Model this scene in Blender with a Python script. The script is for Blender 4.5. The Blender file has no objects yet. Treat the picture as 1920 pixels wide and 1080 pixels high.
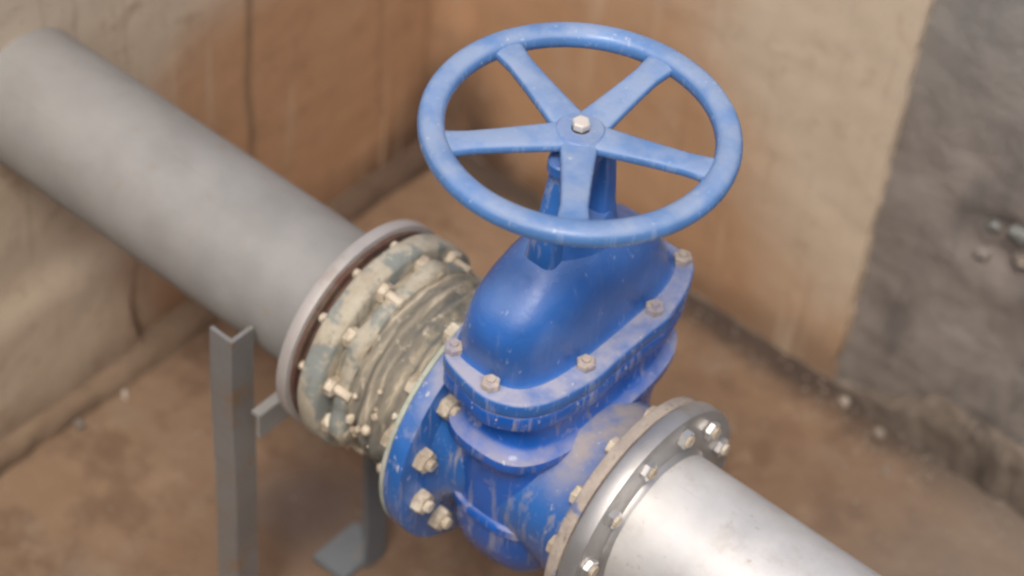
import bpy, bmesh, math, random
from mathutils import Vector, Matrix, noise
random.seed(7)
scene = bpy.context.scene
PI = math.pi

# ------------------------------------------------------------------ camera
FLOOR = -0.5635; XW = -0.784; YW = 0.786; TOP = 0.46
cam_d = bpy.data.cameras.new('camera'); cam = bpy.data.objects.new('camera', cam_d)
scene.collection.objects.link(cam); scene.camera = cam
CR = Matrix(((0.7612420722, -0.4997985581, 0.4131729768),
             (0.6438760802, 0.5068744764, -0.5731508166),
             (0.0770331154, 0.7023387120, 0.7076625133)))
CP = Vector((0.89095882, -1.31388179, 1.81383271))
cam.matrix_world = Matrix.Translation(CP) @ CR.to_4x4()
cam_d.sensor_width = 36; cam_d.lens = 4376.986 / 1920 * 36
cam_d.clip_start = 0.05; cam_d.clip_end = 400
cam_d.dof.use_dof = True; cam_d.dof.focus_distance = 2.16; cam_d.dof.aperture_fstop = 3.0

# ------------------------------------------------------------------ light
SUN_EL, SUN_AZ = math.radians(60), math.radians(152)     # azimuth clockwise from +Y
w = bpy.data.worlds.new('World'); scene.world = w; w.use_nodes = True
nt = w.node_tree; sky = nt.nodes.new('ShaderNodeTexSky'); sky.sky_type = 'NISHITA'
sky.sun_disc = False; sky.sun_elevation = SUN_EL; sky.sun_rotation = SUN_AZ
sky.dust_density = 6.0; sky.air_density = 1.0; sky.ozone_density = 0.6
bg = nt.nodes['Background']; bg.inputs[1].default_value = 0.13
nt.links.new(sky.outputs[0], bg.inputs[0])
sd = bpy.data.lights.new('sun', 'SUN'); sd.energy = 1.6; sd.angle = math.radians(14); sd.color = (1, 0.95, 0.88)
so = bpy.data.objects.new('sun', sd); scene.collection.objects.link(so)
sv = Vector((math.sin(SUN_AZ) * math.cos(SUN_EL), math.cos(SUN_AZ) * math.cos(SUN_EL), math.sin(SUN_EL)))
so.rotation_euler = sv.to_track_quat('Z', 'Y').to_euler()
vs = scene.view_settings; vs.view_transform = 'Standard'; vs.look = 'None'; vs.gamma = 1; vs.exposure = 0.18
scene.cycles.filter_width = 2.5

# ------------------------------------------------------------------ material tools
class NT:
    def __init__(s, name):
        s.m = bpy.data.materials.new(name); s.m.use_nodes = True
        s.t = s.m.node_tree; s.b = s.t.nodes['Principled BSDF']
        s.geo = s.t.nodes.new('ShaderNodeNewGeometry')
        s.tc = s.t.nodes.new('ShaderNodeTexCoord')
    def link(s, a, b): s.t.links.new(a, b)
    def noise(s, scale, detail=5, rough=0.6, stretch=(1, 1, 1), vec=None, off=(0, 0, 0)):
        mp = s.t.nodes.new('ShaderNodeMapping'); mp.inputs['Scale'].default_value = stretch
        mp.inputs['Location'].default_value = off
        s.link(vec or s.geo.outputs['Position'], mp.inputs['Vector'])
        n = s.t.nodes.new('ShaderNodeTexNoise'); n.inputs['Scale'].default_value = scale
        n.inputs['Detail'].default_value = detail; n.inputs['Roughness'].default_value = rough
        s.link(mp.outputs[0], n.inputs['Vector']); return n.outputs['Fac']
    def ramp(s, fac, a, b, lo=0.0, hi=1.0):
        r = s.t.nodes.new('ShaderNodeMapRange'); r.inputs['From Min'].default_value = a
        r.inputs['From Max'].default_value = b; r.inputs['To Min'].default_value = lo
        r.inputs['To Max'].default_value = hi; r.interpolation_type = 'SMOOTHSTEP'
        s.link(fac, r.inputs['Value']); return r.outputs[0]
    def math(s, op, a, b=None):
        n = s.t.nodes.new('ShaderNodeMath'); n.operation = op
        for i, v in enumerate((a, b)):
            if v is None: continue
            if isinstance(v, (int, float)): n.inputs[i].default_value = v
            else: s.link(v, n.inputs[i])
        return n.outputs[0]
    def mix(s, fac, a, b):
        n = s.t.nodes.new('ShaderNodeMix'); n.data_type = 'RGBA'
        if isinstance(fac, (int, float)): n.inputs['Factor'].default_value = fac
        else: s.link(fac, n.inputs['Factor'])
        for k, v in (('A', a), ('B', b)):
            i = [x for x in n.inputs if x.name == k and x.type == 'RGBA'][0]
            if isinstance(v, tuple): i.default_value = (*v, 1)
            else: s.link(v, i)
        return [x for x in n.outputs if x.type == 'RGBA'][0]
    def xyz(s, src='Position'):
        n = s.t.nodes.new('ShaderNodeSeparateXYZ'); s.link(s.geo.outputs[src], n.inputs[0]); return n.outputs
    def set(s, color=None, rough=None, metal=None, bump=None, bstr=0.3, bdist=0.002):
        for k, v in (('Base Color', color), ('Roughness', rough), ('Metallic', metal)):
            if v is None: continue
            i = s.b.inputs[k]
            if isinstance(v, tuple): i.default_value = (*v, 1)
            elif isinstance(v, (int, float)): i.default_value = v
            else: s.link(v, i)
        if bump is not None:
            n = s.t.nodes.new('ShaderNodeBump'); n.inputs['Strength'].default_value = bstr
            n.inputs['Distance'].default_value = bdist
            s.link(bump, n.inputs['Height']); s.link(n.outputs[0], s.b.inputs['Normal'])
        return s.m

def mud_over(n, col, dustcol, up0=0.35, up1=0.95, amount=0.75, streak=0.5, blot=0.4):
    """settled dust on upward faces, run-down streaks and blotches of dried mud"""
    nz = n.xyz('Normal')[2]
    up = n.math('MULTIPLY', n.ramp(nz, up0, up1), n.ramp(n.noise(22, 6, .65), .3, .62, .25, 1))
    up = n.math('MULTIPLY', up, amount)
    st = n.math('MULTIPLY', n.ramp(n.noise(1, 5, .6, (95, 95, 11)), .52, .72), streak)
    bl = n.math('MULTIPLY', n.ramp(n.noise(34, 6, .7, off=(3, 1, 2)), .56, .7), blot)
    f = n.math('MAXIMUM', n.math('MAXIMUM', up, st), bl)
    return n.mix(f, col, dustcol), f

def blue_paint(name, dust=(.30, .34, .46), up=0.6, streak=.35, blot=.3, glints=.9, base=(.026, .120, .38)):
    n = NT(name)
    base_c = n.mix(n.ramp(n.noise(9, 3), .35, .7), base, tuple(min(1, c * 1.35 + .006) for c in base))
    c, f = mud_over(n, base_c, dust, amount=up, streak=streak, blot=blot)
    fleck = n.ramp(n.noise(120, 4, .65, (1, 1, .4), off=(2, 7, 1)), .645, .70)  # pale flecks painted in for small highlights on the enamel
    c = n.mix(n.math('MULTIPLY', fleck, glints), c, (.50, .51, .56))
    r = n.ramp(f, 0, .6, .2, .75)
    h = n.math('ADD', n.math('MULTIPLY', n.noise(210, 5, .7), 1.0), f)
    n.b.inputs['Coat Weight'].default_value = 0.15
    return n.set(c, r, 0.0, h, .4, .0014)

M = {}
M['blue_body'] = blue_paint('blue_enamel_dirty', (.35, .33, .37), .8, .7, .6, .9, (.012, .095, .40))
M['blue_dome'] = blue_paint('blue_enamel_clean', (.20, .28, .46), .45, .15, .15, .3, (.028, .115, .38))
M['blue_wheel'] = blue_paint('blue_enamel_dusty', (.30, .36, .48), .75, .35, .45, .6, (.075, .18, .40))
M['blue_hub'] = blue_paint('blue_enamel_greyed', (.25, .31, .44), .9, .2, .3, .3, (.07, .16, .38))
M['blue_rim'] = blue_paint('blue_flange_edge', (.38, .37, .43), .9, .6, .5)

M['blue_mud'] = blue_paint('blue_enamel_caked', (.38, .335, .31), 1.0, .8, .9)

def mortar_mud(name, base, mud, patch, pr=(.52, .6), bump=.5):
    n = NT(name)
    c = n.mix(n.ramp(n.noise(38, 6, .7), .4, .62), base, mud)
    c = n.mix(n.math('MULTIPLY', n.ramp(n.noise(22, 5, .6, off=(5, 2, 9)), *pr), .75), c, patch)
    c = n.mix(n.math('MULTIPLY', n.ramp(n.noise(1, 5, .6, (120, 120, 16)), .56, .7), .6), c, tuple(x * .45 for x in base))
    return n.set(c, .8, 0, n.noise(120, 6, .7), bump, .004)
M['coupling_flange'] = mortar_mud('cream_mud_on_grey_blue_paint', (.46, .42, .33), (.38, .33, .25), (.17, .21, .215), (.49, .57))
def barrel_mat():
    n = NT('mud_caked_grey_casting')
    band = n.noise(1, 5, .6, (95, 13, 13)); mid = n.noise(36, 6, .7)
    c = n.mix(n.ramp(band, .40, .58), (.17, .155, .125), (.27, .24, .185))
    c = n.mix(n.ramp(band, .56, .66, 0, .85), c, (.52, .45, .34))
    c = n.mix(n.math('MULTIPLY', n.ramp(mid, .55, .68), .6), c, (.46, .38, .26))
    c = n.mix(n.math('MULTIPLY', n.ramp(n.noise(20, 5, .6, off=(8, 1, 3)), .55, .66), .7), c, (.11, .12, .115))
    c = n.mix(n.math('MULTIPLY', n.ramp(n.noise(1, 5, .6, (110, 110, 14), off=(2, 2, 2)), .58, .70), .6), c, (.58, .51, .40))
    return n.set(c, .85, 0, n.math('ADD', band, mid), .6, .004)
M['barrel'] = barrel_mat()
M['mud_rim'] = mortar_mud('tan_mud_over_blue_flange', (.34, .29, .25), (.42, .36, .30), (.06, .12, .30), (.55, .62))
M['green_gasket'] = mortar_mud('pale_green_gasket', (.42, .46, .38), (.34, .36, .29), (.48, .48, .42))
M['red_gasket'] = mortar_mud('red_brown_gasket', (.10, .045, .033), (.12, .08, .055), (.06, .04, .03))
M['muddy_bolt'] = mortar_mud('cream_mud_on_bolt', (.62, .54, .42), (.36, .29, .21), (.74, .68, .56))
M['brass_bolt'] = mortar_mud('dusty_zinc_bolt', (.50, .42, .33), (.34, .31, .36), (.62, .54, .46))

def steel(name, col, rough, metal, dust=(.36, .33, .29), dustamt=.35, brush=None, splash=0.0):
    n = NT(name)
    c = n.mix(n.ramp(n.noise(14, 6, .65), .35, .7), col, tuple(x * .86 for x in col))
    c = n.mix(n.math('MULTIPLY', n.ramp(n.noise(30, 6, .7, off=(1, 4, 2)), .52, .72), dustamt), c, dust)
    if splash:
        c = n.mix(n.math('MULTIPLY', n.ramp(n.noise(48, 5, .7, off=(4, 4, 1)), .62, .68), splash), c, (.30, .22, .15))
        c = n.mix(n.math('MULTIPLY', n.ramp(n.noise(1, 4, .6, (5, 160, 160), off=(1, 0, 3)), .62, .72), splash * .8), c, tuple(x * .55 for x in col))
    r = n.ramp(n.noise(26, 5), .3, .7, rough - .06, rough + .1)
    return n.set(c, r, metal, n.noise(1, 4, .6, brush or (300, 300, 300)), .12, .0008)
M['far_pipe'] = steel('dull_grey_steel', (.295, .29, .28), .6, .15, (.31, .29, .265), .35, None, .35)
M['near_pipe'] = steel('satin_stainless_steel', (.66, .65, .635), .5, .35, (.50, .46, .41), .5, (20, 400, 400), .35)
M['steel_flange'] = steel('stainless_flange', (.50, .49, .48), .45, .75, (.40, .37, .33), .7)
M['dull_flange'] = steel('grey_backing_flange', (.45, .42, .40), .55, .3, (.30, .24, .19), .5)
M['bright_bolt'] = steel('bright_stainless_bolt', (.78, .77, .75), .3, .85, (.5, .47, .43), .4)
M['stand'] = steel('weathered_galvanised_steel', (.27, .265, .26), .5, .35, (.30, .20, .13), 1.0, None, .8)
M['stand_blue'] = steel('blue_grey_painted_steel', (.16, .18, .20), .6, .15, (.24, .215, .19), .8)
M['stem'] = steel('greasy_steel_stem', (.12, .11, .10), .4, .6)
M['pale_bolt'] = steel('pale_zinc_hub_bolt', (.72, .66, .58), .4, .2)

def wall_mat(name, kind):
    n = NT(name); X, Y, Z = n.xyz()
    pale = (.53, .44, .335); brown = (.42, .250, .140) if kind == 'left' else (.41, .250, .143); deep = (.15, .085, .05)
    big = n.noise(3.2, 5, .6); mid = n.noise(11, 6, .65); fine = n.noise(70, 5, .7)
    if kind == 'left':      # clay water stain: heaviest toward the inner corner
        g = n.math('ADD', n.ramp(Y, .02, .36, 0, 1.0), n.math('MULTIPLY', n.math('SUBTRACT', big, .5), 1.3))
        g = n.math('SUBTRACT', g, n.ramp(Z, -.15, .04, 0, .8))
    else:
        g = n.math('ADD', n.ramp(X, -.46, -.08, 1.25, .05), n.math('MULTIPLY', n.math('SUBTRACT', big, .5), 1.2))
        g = n.math('ADD', n.math('SUBTRACT', g, n.ramp(Z, -.28, -.06, 0, .65)), n.ramp(Z, -.30, -.52, 0, .5))
    c = n.mix(n.ramp(g, 0, 1), pale, brown)
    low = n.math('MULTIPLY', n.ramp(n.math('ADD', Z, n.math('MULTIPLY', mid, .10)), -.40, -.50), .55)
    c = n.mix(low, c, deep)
    # darker toward the foot of the inner corner
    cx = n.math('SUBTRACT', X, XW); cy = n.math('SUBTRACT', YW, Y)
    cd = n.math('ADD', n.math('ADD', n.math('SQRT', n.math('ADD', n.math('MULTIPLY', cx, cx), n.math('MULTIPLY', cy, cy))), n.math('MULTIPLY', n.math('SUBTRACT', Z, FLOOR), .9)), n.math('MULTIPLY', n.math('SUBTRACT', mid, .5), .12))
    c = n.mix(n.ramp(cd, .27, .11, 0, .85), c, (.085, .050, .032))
    if kind == 'left':      # one dark and one pale drip run
        def drip(y0, wd, z0, z1, col, amt, c):
            wob = n.math('MULTIPLY', n.math('SUBTRACT', n.noise(1, 3, .5, (1, 3, 7)), .5), .03)
            d = n.math('ABSOLUTE', n.math('ADD', n.math('SUBTRACT', Y, y0), wob))
            m = n.math('MULTIPLY', n.ramp(d, wd, wd * .2), n.math('MULTIPLY', n.ramp(Z, z0, z0 + .03), n.ramp(Z, z1, z1 - .12)))
            return n.mix(n.math('MULTIPLY', m, amt), c, col)
        c = drip(.37, .011, -.42, .10, (.17, .11, .07), .65, c)
        c = drip(.645, .006, -.555, -.30, (.60, .44, .30), .6, c)
        c = drip(.625, .007, -.42, .12, (.22, .14, .09), .4, c)
    st = n.math('MULTIPLY', n.ramp(n.noise(1, 5, .65, (42, 42, 3.2)), .54, .76), .28)
    c = n.mix(st, c, deep)
    c = n.mix(n.math('MULTIPLY', n.ramp(n.noise(1, 4, .6, (26, 26, 2.2), off=(9, 4, 0)), .58, .76), .4), c, (.56, .47, .36))
    c = n.mix(n.math('MULTIPLY', n.ramp(mid, .55, .75), .3), c, (.45, .34, .25))
    c = n.mix(n.math('MULTIPLY', n.ramp(fine, .6, .75), .25), c, (.12, .08, .06))
    c = n.mix(n.math('MULTIPLY', n.ramp(n.noise(150, 3, .6, off=(3, 3, 3)), .64, .70), .5), c, (.10, .07, .05))
    c = n.mix(n.math('MULTIPLY', n.ramp(n.noise(18, 6, .7, off=(6, 1, 3)), .54, .66), .35), c, (.24, .14, .08) if kind == 'left' else (.36, .25, .17))
    h = n.math('ADD', n.math('MULTIPLY', mid, .6), n.math('MULTIPLY', fine, .4))
    return n.set(c, .88, 0, h, .45, .004)
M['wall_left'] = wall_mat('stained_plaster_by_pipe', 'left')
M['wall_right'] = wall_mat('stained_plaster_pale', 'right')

def grey_cement(name, a=(.205, .178, .160), b=(.265, .236, .212), d=(.125, .118, .112)):
    n = NT(name); X, Y, Z = n.xyz()
    mid = n.noise(9, 7, .68); fine = n.noise(60, 6, .75)
    c = n.mix(n.ramp(mid, .35, .65), a, b)
    c = n.mix(n.math('MULTIPLY', n.ramp(n.noise(5, 5, .6, (2.5, 1, .8), off=(2, 0, 5)), .48, .68), .75), c, d)
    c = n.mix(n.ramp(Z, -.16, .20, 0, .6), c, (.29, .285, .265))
    c = n.mix(n.math('MULTIPLY', n.ramp(fine, .58, .72), .4), c, (.30, .25, .21))
    if 'muddy' in name:     # the haunch also darkens toward the inner corner
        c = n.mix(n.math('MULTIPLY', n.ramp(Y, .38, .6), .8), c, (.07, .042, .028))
    return n.set(c, .92, 0, n.math('ADD', mid, n.math('MULTIPLY', fine, .6)), .8, .006)
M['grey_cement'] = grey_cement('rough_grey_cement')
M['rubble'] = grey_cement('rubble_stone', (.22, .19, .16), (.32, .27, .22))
M['pebble'] = grey_cement('pale_pebble', (.36, .31, .26), (.44, .39, .33), (.25, .22, .19))
M['white_chip'] = steel('white_plaster_chip', (.85, .80, .74), .7, 0)
M['green_lump'] = grey_cement('green_grey_lump', (.19, .205, .195), (.27, .28, .265))

def floor_mat():
    n = NT('wet_clay_floor'); X, Y, Z = n.xyz()
    big = n.noise(2.6, 5, .6); mid = n.noise(10, 7, .65); fine = n.noise(80, 5, .7)
    c = n.mix(n.ramp(big, .35, .65), (.180, .112, .068), (.225, .148, .093))
    c = n.mix(n.math('MULTIPLY', n.ramp(mid, .48, .62), .6), c, (.115, .066, .040))
    c = n.mix(n.math('MULTIPLY', n.ramp(n.noise(19, 6, .7, off=(1, 8, 0)), .55, .64), .45), c, (.27, .19, .125))
    c = n.mix(n.math('MULTIPLY', n.ramp(n.noise(6, 4, .6, off=(7, 3, 0)), .55, .72), .5), c, (.24, .195, .15))
    # shade round the rear foot of the stand, painted into the floor colour
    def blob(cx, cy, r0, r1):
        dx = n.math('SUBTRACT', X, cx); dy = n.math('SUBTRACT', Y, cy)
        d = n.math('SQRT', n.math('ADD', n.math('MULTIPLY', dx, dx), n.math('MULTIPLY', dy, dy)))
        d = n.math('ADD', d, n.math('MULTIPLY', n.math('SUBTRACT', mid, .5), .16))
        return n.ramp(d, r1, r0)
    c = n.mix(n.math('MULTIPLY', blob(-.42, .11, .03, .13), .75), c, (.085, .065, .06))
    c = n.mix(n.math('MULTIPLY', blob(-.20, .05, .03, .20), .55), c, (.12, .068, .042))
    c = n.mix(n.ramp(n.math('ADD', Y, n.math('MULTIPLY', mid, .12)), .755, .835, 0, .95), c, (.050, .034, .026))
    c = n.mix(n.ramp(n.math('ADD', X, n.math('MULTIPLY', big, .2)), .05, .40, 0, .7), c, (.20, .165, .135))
    c = n.mix(n.math('MULTIPLY', n.ramp(fine, .6, .74), .3), c, (.36, .28, .21))
    r = n.ramp(mid, .35, .6, .55, .85)
    return n.set(c, r, 0, n.math('ADD', mid, n.math('MULTIPLY', fine, .35)), .6, .006)
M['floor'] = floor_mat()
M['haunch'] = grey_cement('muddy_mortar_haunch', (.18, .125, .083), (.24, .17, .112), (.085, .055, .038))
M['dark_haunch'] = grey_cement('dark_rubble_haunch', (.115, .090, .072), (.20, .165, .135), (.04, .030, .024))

# ------------------------------------------------------------------ object tools
def link_obj(name, bm, m, parent=None, smooth=True, auto=35):
    bmesh.ops.recalc_face_normals(bm, faces=bm.faces)
    me = bpy.data.meshes.new(name)
    bm.to_mesh(me); bm.free()
    me.materials.append(m)
    o = bpy.data.objects.new(name, me); scene.collection.objects.link(o)
    if smooth:
        me.polygons.foreach_set('use_smooth', [True] * len(me.polygons))
        if auto: me.set_sharp_from_angle(angle=math.radians(auto))
    if parent is not None: o.parent = parent
    return o
def thing(name, label, cat, loc=(0, 0, 0), group=None):
    o = bpy.data.objects.new(name, None); scene.collection.objects.link(o)
    o.location = loc; o.empty_display_size = .05
    o['label'] = label; o['category'] = cat
    if group: o['group'] = group
    bpy.context.view_layer.update()
    return o
def tag(o, label, cat, group=None):
    o['label'] = label; o['category'] = cat
    if group: o['group'] = group
def copy_part(o, parent, M4, name=None):
    c = o.copy(); scene.collection.objects.link(c)
    c.parent = parent; c.matrix_local = M4
    return c

def lathe_x(bm, prof, n=72, wob=0.0, seed=0):
    """closed profile [(x, r)] turned round the X axis"""
    rings = []
    for i, (x, r) in enumerate(prof):
        ring = []
        for k in range(n):
            a = 2 * PI * k / n
            rr = r
            if wob: rr += wob * noise.noise(Vector((x * 30 + seed, math.cos(a) * 3, math.sin(a) * 3)))
            ring.append(bm.verts.new((x, rr * math.cos(a), rr * math.sin(a))))
        rings.append(ring)
    for i in range(len(rings) - 1):
        for k in range(n):
            bm.faces.new((rings[i][k], rings[i][(k + 1) % n], rings[i + 1][(k + 1) % n], rings[i + 1][k]))
    return rings
def disc_prof(x0, x1, ro, ri, b=.0016):
    return [(x0, ri), (x0, ro - b), (x0 + b * .3, ro - b * .3), (x0 + b, ro), (x1 - b, ro), (x1 - b * .3, ro - b * .3), (x1, ro - b), (x1, ri)]
def ring_x(bm, x0, x1, ro, ri, b=.0016, n=96, holes=None):
    rg = lathe_x(bm, disc_prof(x0, x1, ro, ri, b), n)
    for k in range(n):
        bm.faces.new((rg[-1][k], rg[-1][(k + 1) % n], rg[0][(k + 1) % n], rg[0][k]))
def loft(bm, sections, cap=True):
    rings = [[bm.verts.new(p) for p in s] for s in sections]
    n = len(rings[0])
    for i in range(len(rings) - 1):
        for k in range(n):
            bm.faces.new((rings[i][k], rings[i][(k + 1) % n], rings[i + 1][(k + 1) % n], rings[i + 1][k]))
    if cap:
        bm.faces.new(rings[0][::-1]); bm.faces.new(rings[-1])
def superell(cx, cy, z, hx, hy, e=2.4, n=72, bumps=None):
    out = []
    for k in range(n):
        a = 2 * PI * k / n; c, s = math.cos(a), math.sin(a)
        x = hx * math.copysign(abs(c) ** (2 / e), c); y = hy * math.copysign(abs(s) ** (2 / e), s)
        if bumps:
            d = min(math.hypot(x + cx - bx, y + cy - by) for bx, by in bumps)
            L = math.hypot(x, y); g = .007 * math.exp(-(d / .017) ** 2) - .002
            x += x / L * g; y += y / L * g
        out.append((cx + x, cy + y, z))
    return out
def cyl(bm, p0, p1, r0, r1=None, n=20, bev=.12):
    r1 = r0 if r1 is None else r1
    p0, p1 = Vector(p0), Vector(p1); d = (p1 - p0); L = d.length; d.normalize()
    q = d.to_track_quat('Z', 'Y').to_matrix()
    b = min(bev * min(r0, r1), L * .3)
    secs = []
    for t, r in ((0, r0 - b), (b, r0), (L - b, r1), (L, r1 - b)):
        secs.append([p0 + d * t + q @ Vector((r * math.cos(2 * PI * k / n), r * math.sin(2 * PI * k / n), 0)) for k in range(n)])
    loft(bm, secs)
def box(bm, lo, hi, bev=0.0015, mat=None):
    t = bmesh.new(); bmesh.ops.create_cube(t, size=1)
    for v in t.verts: v.co = Vector([lo[i] + (v.co[i] + .5) * (hi[i] - lo[i]) for i in range(3)])
    if bev: bmesh.ops.bevel(t, geom=t.edges[:], offset=bev, segments=2, affect='EDGES')
    me = bpy.data.meshes.new('tmp'); t.to_mesh(me); t.free()
    if mat: me.transform(mat)
    bm.from_mesh(me); bpy.data.meshes.remove(me)
def hexhead(bm, x0, x1, r, ax='x', origin=(0, 0, 0), rot=0.0):
    secs = []
    for t, s in ((x0, .93), (x0 + (x1 - x0) * .12, 1), (x0 + (x1 - x0) * .82, 1), (x1, .86)):
        sec = []
        for k in range(6):
            a = rot + PI / 3 * k; c, q = r * s * math.cos(a), r * s * math.sin(a)
            sec.append((t, c, q) if ax == 'x' else (c, q, t))
        secs.append(sec)
    loft(bm, secs)
def lump(bm, c, r, seed, sub=2, sq=(1, 1, 1)):
    t = bmesh.new(); bmesh.ops.create_icosphere(t, subdivisions=sub, radius=1)
    for v in t.verts:
        k = 1 + .45 * noise.noise(v.co * 1.6 + Vector((seed * 3.1, seed, 0)))
        v.co = Vector((c[0] + v.co.x * r * k * sq[0], c[1] + v.co.y * r * k * sq[1], c[2] + v.co.z * r * k * sq[2]))
    me = bpy.data.meshes.new('tmp'); t.to_mesh(me); t.free(); bm.from_mesh(me); bpy.data.meshes.remove(me)
def fbm(p, o=4): return noise.fractal(p, 1.0, 2.0, o)

# ------------------------------------------------------------------ setting
def grid_surface(us, vs_, fn):
    bm = bmesh.new(); V = [[bm.verts.new(fn(u, v)) for v in vs_] for u in us]
    for i in range(len(us) - 1):
        for j in range(len(vs_) - 1):
            bm.faces.new((V[i][j], V[i + 1][j], V[i + 1][j + 1], V[i][j + 1]))
    return bm
def frange(a, b, st): n = max(1, int(round((b - a) / st))); return [a + (b - a) * i / n for i in range(n + 1)]
def sst(a, b, x):
    t = min(1, max(0, (x - a) / (b - a))); return t * t * (3 - 2 * t)

def f_floor(x, y):
    z = FLOOR + .004 * fbm(Vector((x * 5, y * 5, 0))) + .0022 * fbm(Vector((x * 28, y * 28, 3)))
    return (x, y, z)
bm = grid_surface(frange(-.95, 1.35, .011), frange(-1.1, .95, .011), f_floor)
fl = link_obj('floor', bm, M['floor'], None, True, 0); fl['kind'] = 'structure'
bm = bmesh.new(); v = [bm.verts.new(p) for p in ((-40, -40, -1.2), (40, -40, -1.2), (40, 40, -1.2), (-40, 40, -1.2))]; bm.faces.new(v)
o = link_obj('ground', bm, M['floor'], None, False); o['kind'] = 'structure'

# left wall: plaster layer left of a crease stands a little proud
def crease_y(z): return .146 + .010 * math.sin((z + .4) * 22) + .012 * sst(-.42, -.54, z)
def f_left(y, z):
    x = XW + .0022 * fbm(Vector((2, y * 4, z * 4))) + .0008 * fbm(Vector((5, y * 34, z * 34)))
    low = sst(-.28, -.36, z)
    cy = crease_y(z)
    x += .012 * low * (1 - sst(cy - .006, cy + .002, y))
    x -= .010 * low * math.exp(-((y - cy - .004) / .006) ** 2)
    x += .010 * sst(.06, 0, abs(z + .535)) * 0
    return (x, y, z)
ys = frange(-1.1, .05, .014)[:-1] + frange(.05, .24, .003)[:-1] + frange(.24, .80, .014)
bm = grid_surface(ys, frange(FLOOR - .03, TOP, .012), f_left)
lw = link_obj('concrete_wall', bm, M['wall_left'], None, True, 0)
bm = bmesh.new(); box(bm, (XW - .20, -1.1, FLOOR - .03), (XW - .02, .99, TOP - .004), .004)
core = link_obj('core', bm, M['grey_cement'], lw, False)
lw['label'] = 'brown stained wall the grey pipe comes out of, vertical crack below the pipe'; lw['category'] = 'wall'

# right wall: plaster coat ending at a vertical edge, rough grey cement beyond it
XE = -.057
rw = thing('cement_wall', 'right wall of the chamber, pale plaster ending against rough grey cement', 'wall', (0, YW, FLOOR))
def fix(o):  # keep world coordinates under a moved parent
    o.matrix_parent_inverse = o.parent.matrix_world.inverted(); return o
def edge_x(z): return XE + .007 * fbm(Vector((z * 12, 1, 1))) + .003 * fbm(Vector((z * 60, 1, 1)))
def f_plaster(x, z):
    t = (x - (XW - .01)) / (XE - (XW - .01)); x2 = (XW - .01) + t * (edge_x(z) - (XW - .01))
    return (x2, YW + .003 * fbm(Vector((x2 * 5, 7, z * 5))) + .001 * fbm(Vector((x2 * 30, 7, z * 30))), z)
xs = frange(XW - .01, XE, .012); zs = frange(FLOOR - .03, TOP, .012)
bm = grid_surface(xs, zs, f_plaster); bm.verts.ensure_lookup_table()
last = [v for v in bm.verts][-len(zs):]
back = [bm.verts.new((v.co.x + .002, YW + .03, v.co.z)) for v in last]
for j in range(len(zs) - 1): bm.faces.new((last[j], last[j + 1], back[j + 1], back[j]))
fix(link_obj('plaster_coat', bm, M['wall_right'], rw, True, 40))
def f_grey(x, z):
    y = YW + .012 + .008 * fbm(Vector((x * 5, 3, z * 5))) + .0015 * fbm(Vector((x * 35, 3, z * 35)))
    d = math.hypot(x - .12, (z + .19) * 1.1)        # broken-out hollow
    y += (.018 * sst(.075, .01, d) - .004 * math.exp(-((d - .08) / .03) ** 2)) * (.6 + .8 * fbm(Vector((x * 18, 1, z * 18))))
    return (x, max(y, YW + .002), z)
bm = grid_surface(frange(XE - .03, 1.35, .0095), frange(FLOOR - .03, TOP, .0095), f_grey)
fix(link_obj('cement_face', bm, M['grey_cement'], rw, True, 0))
bm = bmesh.new(); box(bm, (XW - .012, YW + .05, FLOOR - .03), (1.35, YW + .22, TOP - .004), .004)
fix(link_obj('core', bm, M['grey_cement'], rw, False))
for (x, z, r, m) in ((.135, -.155, .013, 'green_lump'), (.150, -.195, .011, 'rubble'), (.100, -.165, .008, 'green_lump'),
                     (.095, -.215, .010, 'grey_cement'), (.160, -.13, .010, 'grey_cement')):
    bm = bmesh.new(); lump(bm, (x, YW + .016, z), r, x * 50, 3, (1.2, .7, .9))
    fix(link_obj('stone', bm, M[m], rw, True, 0))

# rounded plaster in the inner corner
def f_corner(z, s):
    a = s * PI / 2; R = .055
    k = .003 * fbm(Vector((s * 3, z * 6, 2)))
    return (XW + .001 + R - (R + k) * math.cos(a), YW - .001 - R + (R + k) * math.sin(a), z)
bm = grid_surface(frange(FLOOR - .02, TOP, .014), [i / 12 for i in range(13)], f_corner)
o = link_obj('corner_plaster', bm, M['wall_left'], None, True, 0); o['kind'] = 'structure'

# near walls of the chamber, outside the picture; added to enclose it and hold back light
bm = bmesh.new(); box(bm, (XW, -1.30, FLOOR - .03), (1.45, -1.10, TOP), .004)
o = link_obj('chamber_wall', bm, M['grey_cement'], None, False); o['kind'] = 'structure'
bm = bmesh.new(); box(bm, (1.30, -1.10, FLOOR - .03), (1.50, YW + .04, TOP), .004)
o = link_obj('chamber_wall', bm, M['grey_cement'], None, False); o['kind'] = 'structure'

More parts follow.
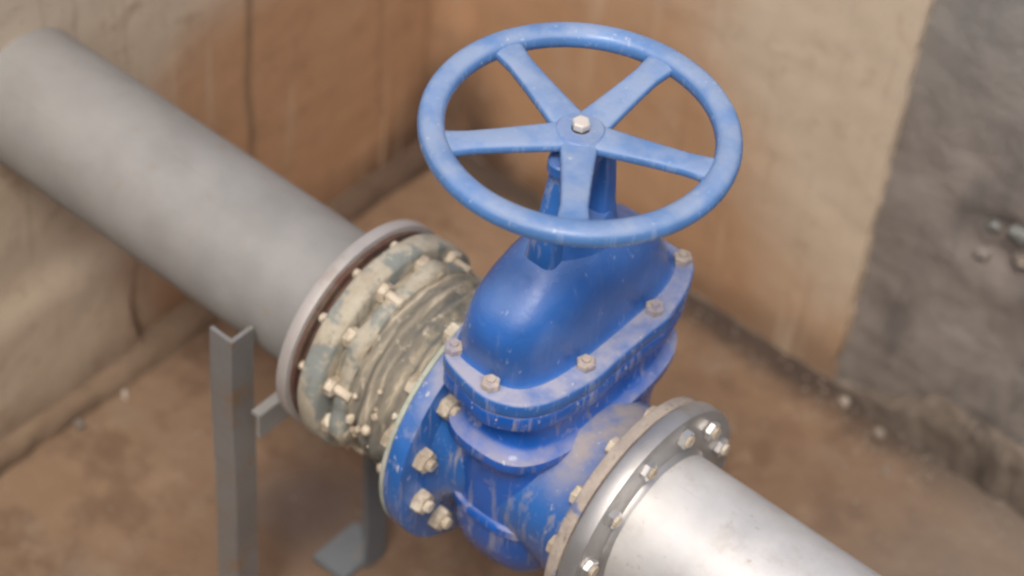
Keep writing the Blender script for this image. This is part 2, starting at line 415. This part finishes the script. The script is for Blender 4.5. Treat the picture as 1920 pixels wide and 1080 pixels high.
# mortar haunch along the left wall and the inner corner
def f_haunch(t, s):
    # t runs along the wall foot, s from wall to floor
    y = t; hw = .030 + .004 * fbm(Vector((y * 9, 4, 4))); hh = .036 + .006 * fbm(Vector((y * 7, 9, 4)))
    x = XW + .0 + hw * math.sin(s * PI / 2) * 1.0; z = FLOOR - .004 + hh * math.cos(s * PI / 2) ** .7
    x += .0035 * fbm(Vector((x * 40, y * 30, z * 40))); z += .002 * fbm(Vector((y * 45, s * 5, 2)))
    return (x + (.004 if s > 0 else -.006), y, z)
bm = grid_surface(frange(-1.1, .79, .008), [i / 8 for i in range(9)], f_haunch)
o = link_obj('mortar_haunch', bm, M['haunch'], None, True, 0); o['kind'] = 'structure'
def f_haunch2(t, s):
    x = t; big = sst(-.06, .14, x)
    hw = .008 + .018 * big + .006 * fbm(Vector((x * 14, 4, 4))); hh = .010 + .085 * big + (.006 + .010 * big) * fbm(Vector((x * 16, 9, 4)))
    y = YW + .006 - hw * math.sin(s * PI / 2); z = FLOOR - .004 + max(.004, hh) * math.cos(s * PI / 2) ** .6
    y += .006 * (.3 + big) * fbm(Vector((x * 60, s * 4, 1))); z += .004 * (.3 + big) * fbm(Vector((x * 50, s * 5, 2)))
    return (x, y, z)
bm = grid_surface(frange(XW, 1.3, .007), [i / 9 for i in range(10)], f_haunch2)
o = link_obj('rubble_haunch', bm, M['dark_haunch'], None, True, 0); o['kind'] = 'structure'

# ------------------------------------------------------------------ bolt patterns
RB = .1225
ANG = [math.radians(15 + 30 * k) for k in range(12)]
def place_x(a, x=0.0, r=RB, roll=0.0):
    return Matrix.Translation((x, r * math.cos(a), r * math.sin(a))) @ Matrix.Rotation(roll, 4, 'X')
def bolt_set(root, m_bolt, m_nut, xb, xn, head=.0125, hl=.010, jit=.0, studend=0.006, nutname='nut', r=RB):
    """bolt shank from xb (head side) to xn (nut side); nut is a child of each bolt"""
    first = None
    sgn = 1 if xn > xb else -1
    for i, a in enumerate(ANG):
        roll = random.uniform(0, PI / 3); dx = random.uniform(-jit, jit)
        if first is None:
            bm = bmesh.new(); cyl(bm, (xb, 0, 0), (xn + sgn * (hl + studend), 0, 0), .0066, n=12)
            hexhead(bm, xb - sgn * hl, xb, head) if sgn > 0 else hexhead(bm, xb, xb + hl, head)
            b = link_obj('bolt', bm, m_bolt, root, True, 30)
            bm = bmesh.new()
            hexhead(bm, xn, xn + hl, head) if sgn > 0 else hexhead(bm, xn - hl, xn, head)
            nn = link_obj(nutname, bm, m_nut, b, True, 30)
            b.matrix_local = place_x(a, dx, r, roll); first = (b, nn)
        else:
            b = copy_part(first[0], root, place_x(a, dx, r, roll))
            c = first[1].copy(); scene.collection.objects.link(c); c.parent = b; c.matrix_local = Matrix.Identity(4)
            c.rotation_euler = (random.uniform(-.3, .3), 0, 0)

# ------------------------------------------------------------------ far pipe
RP = .084
p1 = thing('grey_pipe', 'dull grey steel pipe running from the left wall down to the muddy coupling', 'pipe')
bm = bmesh.new(); lathe_x(bm, [(x, RP) for x in frange(XW - .1, -.25, .06)], 96)
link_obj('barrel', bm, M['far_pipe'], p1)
bm = bmesh.new(); ring_x(bm, -.256, -.242, .1250, RP - .003, .0015)
link_obj('flange', bm, M['dull_flange'], p1)
bm = bmesh.new(); lathe_x(bm, [(-.262, RP - .001), (-.2595, RP + .003), (-.255, RP + .0045)], 96, .0012)
link_obj('weld_bead', bm, M['far_pipe'], p1)
# ------------------------------------------------------------------ coupling
cp = thing('pipe_coupling', 'mud-caked ribbed pipe coupling between the grey pipe and the blue valve', 'coupling')
bm = bmesh.new(); lathe_x(bm, [(-.2418, .07), (-.2418, .118), (-.236, .1185), (-.235, .110), (-.219, .109)], 96, .002)
link_obj('gasket', bm, M['red_gasket'], cp)
bm = bmesh.new(); rg = lathe_x(bm, disc_prof(-.226, -.198, .1255, .085, .005), 120, .0020, 3)
link_obj('flange', bm, M['coupling_flange'], cp, True, 50)
# lobed gland ring
bm = bmesh.new(); n = 144; secs = []
for x, k in ((-.190, .97), (-.187, 1.0), (-.174, 1.0), (-.169, .95), (-.168, .80)):
    sec = []
    for i in range(n):
        a = 2 * PI * i / n
        r = .1105 + .010 * max(0, math.cos(6 * (a - ANG[0]))) ** 1.5 + .002 * noise.noise(Vector((math.cos(a) * 4, math.sin(a) * 4, x * 40)))
        sec.append((x, r * k * math.cos(a), r * k * math.sin(a)))
    secs.append(sec)
loft(bm, secs, False); link_obj('gland_ring', bm, M['coupling_flange'], cp, True, 50)
# ribbed barrel
prof = [(-.198, .085), (-.197, .104)]
for i in range(61):
    x = -.178 + .088 * i / 60; u = i / 60
    r = .0975 + .012 * math.sin(u * PI) ** .8 + .0050 * abs(math.sin(u * PI * 4.5)) ** 1.5
    if u < .10: r += .004
    prof.append((x, r))
bm = bmesh.new(); lathe_x(bm, prof, 144, .0045, 8)
link_obj('barrel', bm, M['barrel'], cp, True, 60)
bm = bmesh.new()
for i in range(34):     # dried mud clods on the barrel
    a = random.uniform(-1.2 * PI, .35 * PI); x = random.uniform(-.165, -.10); r = .1105 + .003 * math.sin((x + .178) / .088 * PI)
    lump(bm, (x, r * math.cos(a), r * math.sin(a)), random.uniform(.003, .0075), i, 1, (.9, 1, 1.2))
link_obj('dried_mud', bm, M['muddy_bolt'], cp, True, 0)['kind'] = 'stuff'
bm = bmesh.new(); ring_x(bm, -.0870, -.0815, .1495, .08, .001)
link_obj('end_flange', bm, M['green_gasket'], cp)
first = None
for a in ANG:          # stud with nut in front of the mud covered flange
    bm = None
    if first is None:
        bm = bmesh.new(); cyl(bm, (-.246, 0, 0), (-.168, 0, 0), .0055, n=12)
        b = link_obj('stud', bm, M['muddy_bolt'], cp, True, 30)
        bm = bmesh.new(); hexhead(bm, -.1975, -.188, .0115); nn = link_obj('nut', bm, M['muddy_bolt'], b, True, 30)
        b.matrix_local = place_x(a, 0, RB - .012); first = (b, nn)
    else:
        b = copy_part(first[0], cp, place_x(a, random.uniform(-.002, .002), RB - .012, random.uniform(0, 1)))
        c = first[1].copy(); scene.collection.objects.link(c); c.parent = b; c.matrix_local = Matrix.Identity(4)

# ------------------------------------------------------------------ gate valve
gv = thing('gate_valve', 'blue gate valve with domed bonnet and five-spoked handwheel on top', 'valve')
# flanges on the pipe axis
bm = bmesh.new(); ring_x(bm, -.081, -.060, .1505, .07, .002); link_obj('end_flange', bm, M['blue_rim'], gv)
bm = bmesh.new(); ring_x(bm, .111, .1245, .1275, .07, .002); link_obj('end_flange', bm, M['mud_rim'], gv)
bm = bmesh.new(); ring_x(bm, .1247, .1272, .122, .085, .0008); link_obj('gasket', bm, M['red_gasket'], gv)
# body: horizontal throat plus upright oval pocket
bm = bmesh.new(); lathe_x(bm, [(-.0612, .112), (-.055, .100), (-.045, .093), (-.02, .090), (.05, .093), (.078, .098), (.100, .106), (.1112, .114)], 72)
link_obj('throat', bm, M['blue_mud'], gv)
BC = (-.001, .030)
bm = bmesh.new(); secs = []
for z, hx, hy, cy in ((-.132, .026, .030, .006), (-.129, .042, .052, .006), (-.120, .055, .074, .007), (-.10, .0635, .090, .008), (-.07, .0665, .100, .010), (-.040, .0670, .1025, .012),
                  (-.037, .0715, .1075, .012), (-.027, .0715, .1085, .013), (-.024, .0670, .105, .013), (.01, .0660, .111, .018), (.045, .0635, .117, .023), (.060, .0625, .122, .026), (.070, .069, .134, .028),
                  (.076, .0725, .1395, .029), (.086, .0725, .1390, .030), (.092, .0625, .126, .030), (.100, .0600, .122, .030), (.128, .0590, .120, .030), (.133, .0625, .126, .030), (.1378, .067, .133, .030)):
    secs.append(superell(.004 if z < .07 else .000, cy, z, hx, hy, 3.0, 96))
loft(bm, secs); link_obj('body', bm, M['blue_body'], gv, True, 50)
# vertical casting ribs on the front of the body
for yy, xx in ((-.103, .014), (-.068, .066), (.02, .072), (.085, .066)):
    pass
BP = [(-.050, -.093), (.006, -.104), (.055, -.020), (.057, .086), (.034, .162), (-.068, -.010), (-.070, .070), (-.055, .145)]
for nm, z0, z1, e in (('body_flange', .1375, .1585, 0), ('bonnet_flange', .1597, .178, 1)):
    bm = bmesh.new()
    k = 1.0 if e else .985
    loft(bm, [superell(BC[0], BC[1], z, (.0750 - d) * k, (.147 - d) * k, 3.0, 144, BP) for z, d in ((z0, .003), (z0 + .0015, .0006), (z0 + .003, 0), (z1 - .004, 0), (z1 - .0015, .0008), (z1, .0035))])
    link_obj(nm, bm, M['blue_body'] if e == 0 else M['blue_rim'], gv, True, 50)
bm = bmesh.new(); loft(bm, [superell(BC[0], BC[1], z, .069, .141, 3.0, 96) for z in (.1585, .1615)])
link_obj('bonnet_gasket', bm, M['stem'], gv)
# domed bonnet
bm = bmesh.new(); secs = []
DOME = ((.177, .061, .133), (.181, .0565, .129), (.190, .0545, .127), (.210, .0535, .125), (.230, .0525, .119), (.248, .0505, .110), (.261, .0475, .0950),
        (.275, .0430, .0735), (.287, .0360, .054), (.296, .028, .043), (.301, .021, .032))
for z, hx, hy in DOME: secs.append(superell(-.011 + (z - .18) * .08, .034 - (z - .18) * .33, z, hx, hy, 3.5 - (z - .18) * 10, 96))
loft(bm, secs); link_obj('bonnet', bm, M['blue_dome'], gv, True, 60)
first = None
for (bx, by) in BP:
    mtx = Matrix.Translation((bx, by, .178)) @ Matrix.Rotation(random.uniform(0, 1), 4, 'Z')
    if first is None:
        bm = bmesh.new(); hexhead(bm, 0, .0085, .0100, 'z'); cyl(bm, (0, 0, -.045), (0, 0, .012), .0045, n=12)
        first = link_obj('bolt', bm, M['brass_bolt'], gv, True, 30); first.matrix_local = mtx
    else: copy_part(first, gv, mtx)
# stuffing box, yoke arms, stem
ZW = .434
bm = bmesh.new(); loft(bm, [superell(0, .012, z, a, b, 2.2, 48) for z, a, b in ((.290, .030, .050), (.302, .026, .050), (.310, .022, .050), (.314, .020, .046))])
link_obj('stuffing_box', bm, M['blue_dome'], gv)
for sy in (-1, 1):
    bm = bmesh.new(); secs = []
    for z, yo, hy, hx in ((.296, .034 if sy < 0 else .044, .016, .018), (.320, .036 if sy < 0 else .043, .013, .014), (.350, .031 if sy < 0 else .043, .010, .012), (.386, .024 if sy < 0 else .038, .009, .012), (.404, .018 if sy < 0 else .028, .011, .013)):
        secs.append(superell(0, .004 + sy * yo, z, hx, hy, 3.2, 24))
    loft(bm, secs); link_obj('yoke_arm', bm, M['blue_dome'] if sy > 0 else M['blue_rim'], gv)
bm = bmesh.new(); loft(bm, [superell(0, .003, z, a, b, 2.4, 40) for z, a, b in ((.398, .016, .036), (.400, .018, .038), (.410, .018, .038), (.412, .016, .036))])
link_obj('yoke_top', bm, M['blue_dome'], gv)
bm = bmesh.new(); cyl(bm, (0, 0, .315), (0, 0, .436), .0095, n=24); link_obj('stem', bm, M['stem'], gv)
bm = bmesh.new(); hexhead(bm, .3225, .334, .017, 'z'); link_obj('gland_nut', bm, M['brass_bolt'], gv, True, 30)

# handwheel
RW = .1345
bm = bmesh.new(); n, m = 144, 20; R_ = []
for i in range(n):
    a = 2 * PI * i / n; rr = []
    for j in range(m):
        b = 2 * PI * j / m; c, s = math.cos(b), math.sin(b)
        q = RW + .0125 * math.copysign(abs(c) ** .85, c); z = ZW + .0105 * math.copysign(abs(s) ** .85, s)
        rr.append(bm.verts.new((q * math.cos(a), q * math.sin(a), z)))
    R_.append(rr)
for i in range(n):
    for j in range(m):
        bm.faces.new((R_[i][j], R_[(i + 1) % n][j], R_[(i + 1) % n][(j + 1) % m], R_[i][(j + 1) % m]))
hw = link_obj('handwheel', bm, M['blue_wheel'], gv, True, 0)
hw['label'] = 'round blue handwheel with five flat spokes and worn dusty paint'
bm = bmesh.new(); secs = []
for t in (0, .08, .25, .5, .75, .9, 1):
    r = .016 + t * (RW - .020); hwid = .0175 - .0050 * math.sin(min(1, t * 1.15) * PI * .5) + .004 * sst(.8, 1, t); ht = .0062
    zc = ZW - .006 * (1 - t) - .0
    sec = []
    for k in range(20):
        b = 2 * PI * k / 20; c, s = math.cos(b), math.sin(b)
        sec.append((r, hwid * math.copysign(abs(c) ** .6, c), zc + ht * math.copysign(abs(s) ** .6, s)))
    secs.append(sec)
loft(bm, secs); sp = link_obj('spoke', bm, M['blue_wheel'], hw, True, 50)
for i, a in enumerate((-54, 19, 92, 162, 234)):
    mt = Matrix.Rotation(math.radians(a), 4, 'Z')
    if i == 0: sp.matrix_local = mt
    else: copy_part(sp, hw, mt)
bm = bmesh.new(); cyl(bm, (0, 0, .4125), (0, 0, ZW + .0018), .020, .0255, 40, .22); link_obj('hub', bm, M['blue_hub'], hw)
bm = bmesh.new(); hexhead(bm, ZW + .003, ZW + .011, .0085, 'z', rot=.3); link_obj('hub_bolt', bm, M['pale_bolt'], hw, True, 30)

# bolts of the left valve flange (nuts on the camera side)
bolt_set(gv, M['muddy_bolt'], M['muddy_bolt'], -.0905, -.0605, .0135, .0125, .001)

# ------------------------------------------------------------------ near pipe
p2 = thing('stainless_pipe', 'bright stainless pipe leaving the valve toward the lower right edge', 'pipe')
bm = bmesh.new(); lathe_x(bm, [(x, RP) for x in frange(.144, 1.36, .06)], 128)
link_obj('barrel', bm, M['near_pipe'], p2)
bm = bmesh.new(); ring_x(bm, .1274, .1465, .1320, RP - .003, .0022); link_obj('flange', bm, M['steel_flange'], p2)
bm = bmesh.new(); lathe_x(bm, [(.1463, RP + .004), (.148, RP + .0035), (.151, RP + .0015), (.153, RP)], 96, .001); link_obj('weld_bead', bm, M['steel_flange'], p2)
bolt_set(p2, M['muddy_bolt'], M['bright_bolt'], .1105, .1470, .0105, .0075, .001, .003, r=.1115)

# ------------------------------------------------------------------ stand
ps = thing('pipe_stand', 'rusty grey angle-iron stand with a crossbar under the grey pipe', 'stand', (-.33, 0, FLOOR))
def angle_post(x, y, sx, sy, z0, z1, m, L=.036, t=.005):
    """L section: outer corner at (x, y), flanges running to x+sx*L and y+sy*L"""
    bm = bmesh.new()
    pts = [(0, 0), (sx * L, 0), (sx * L, sy * t), (sx * t, sy * t), (sx * t, sy * L), (0, sy * L)]
    loft(bm, [[(x + a + dx, y + b, z) for a, b in pts] for z, dx in [(z0 + (z1 - z0) * i / 8, .0012 * math.sin(i * 1.7) + .012 * (1 - i / 8)) for i in range(9)]])
    return fix(link_obj('post', bm, m, ps, False))
angle_post(-.320, -.126, -1, 1, FLOOR + .004, .012, M['stand'], .033)
angle_post(-.313, .126, -1, -1, FLOOR + .004, -.065, M['stand_blue'])
bm = bmesh.new(); W_, T_ = .036, .005
pts = [(0, 0), (0, -W_), (-T_, -W_), (-T_, -T_), (-W_ * .35, -T_), (-W_ * .35, 0)]
loft(bm, [[(-.2865 + a, y, -.0855 + b) for a, b in pts] for y in (-.117, -.06, 0, .06, .124)])
fix(link_obj('crossbar', bm, M['far_pipe'], ps, False))
bm = bmesh.new(); box(bm, (-.366, -.150, FLOOR + .002), (-.300, -.080, FLOOR + .009), .0015); fix(link_obj('foot_plate', bm, M['stand'], ps))
bm = bmesh.new(); box(bm, (-.362, .055, FLOOR + .002), (-.308, .135, FLOOR + .012), .0015); fix(link_obj('foot_plate', bm, M['stand_blue'], ps))

# ------------------------------------------------------------------ loose stones
def fz(x, y): return f_floor(x, y)[2]
PB = [(-.737, .083, .0055, 'white_chip', 'small white chip on the brown floor near the left wall haunch', (.5, .6, 2.0)),
      (-.018, .762, .0075, 'pebble', 'pale pebble on the floor below the plaster edge', (1, .8, 1.2)),
      (.050, .748, .0085, 'rubble', 'brownish pebble at the foot of the grey cement wall', (1.1, 1, 1)),
      (.092, .700, .0045, 'rubble', 'tiny grey stone just out from the rubble haunch', (1, 1, .8)),
      (-.742, .006, .008, 'rubble', 'small brown clod against the left mortar haunch', (1, 1, .8)),
      ]
for i, (x, y, r, m, lab, sq) in enumerate(PB):
    bm = bmesh.new(); lump(bm, (0, 0, 0), r, i + 3, 2, sq)
    o = link_obj('pebble', bm, M[m], None, True, 0); o.location = (x, y, fz(x, y) + r * sq[2] * .6)
    tag(o, lab, 'stone', 'loose stones on the chamber floor')
bm = bmesh.new()
for i in range(420):
    if random.random() < .55:
        x = random.uniform(-.45, .5); y = YW - .012 - abs(random.gauss(0, .045))
    else:
        x = random.uniform(-.74, .45); y = random.uniform(-.3, .76)
    rr = random.uniform(.0010, .0030) * (1.25 if random.random() < .1 else 1)
    lump(bm, (x, y, fz(x, y) + rr * .3), rr, i, 1, (1.2, 1, .7))
o = link_obj('grit', bm, M['rubble'], None, True, 0); o['kind'] = 'stuff'
tag(o, 'fine brown grit scattered over the chamber floor', 'grit')
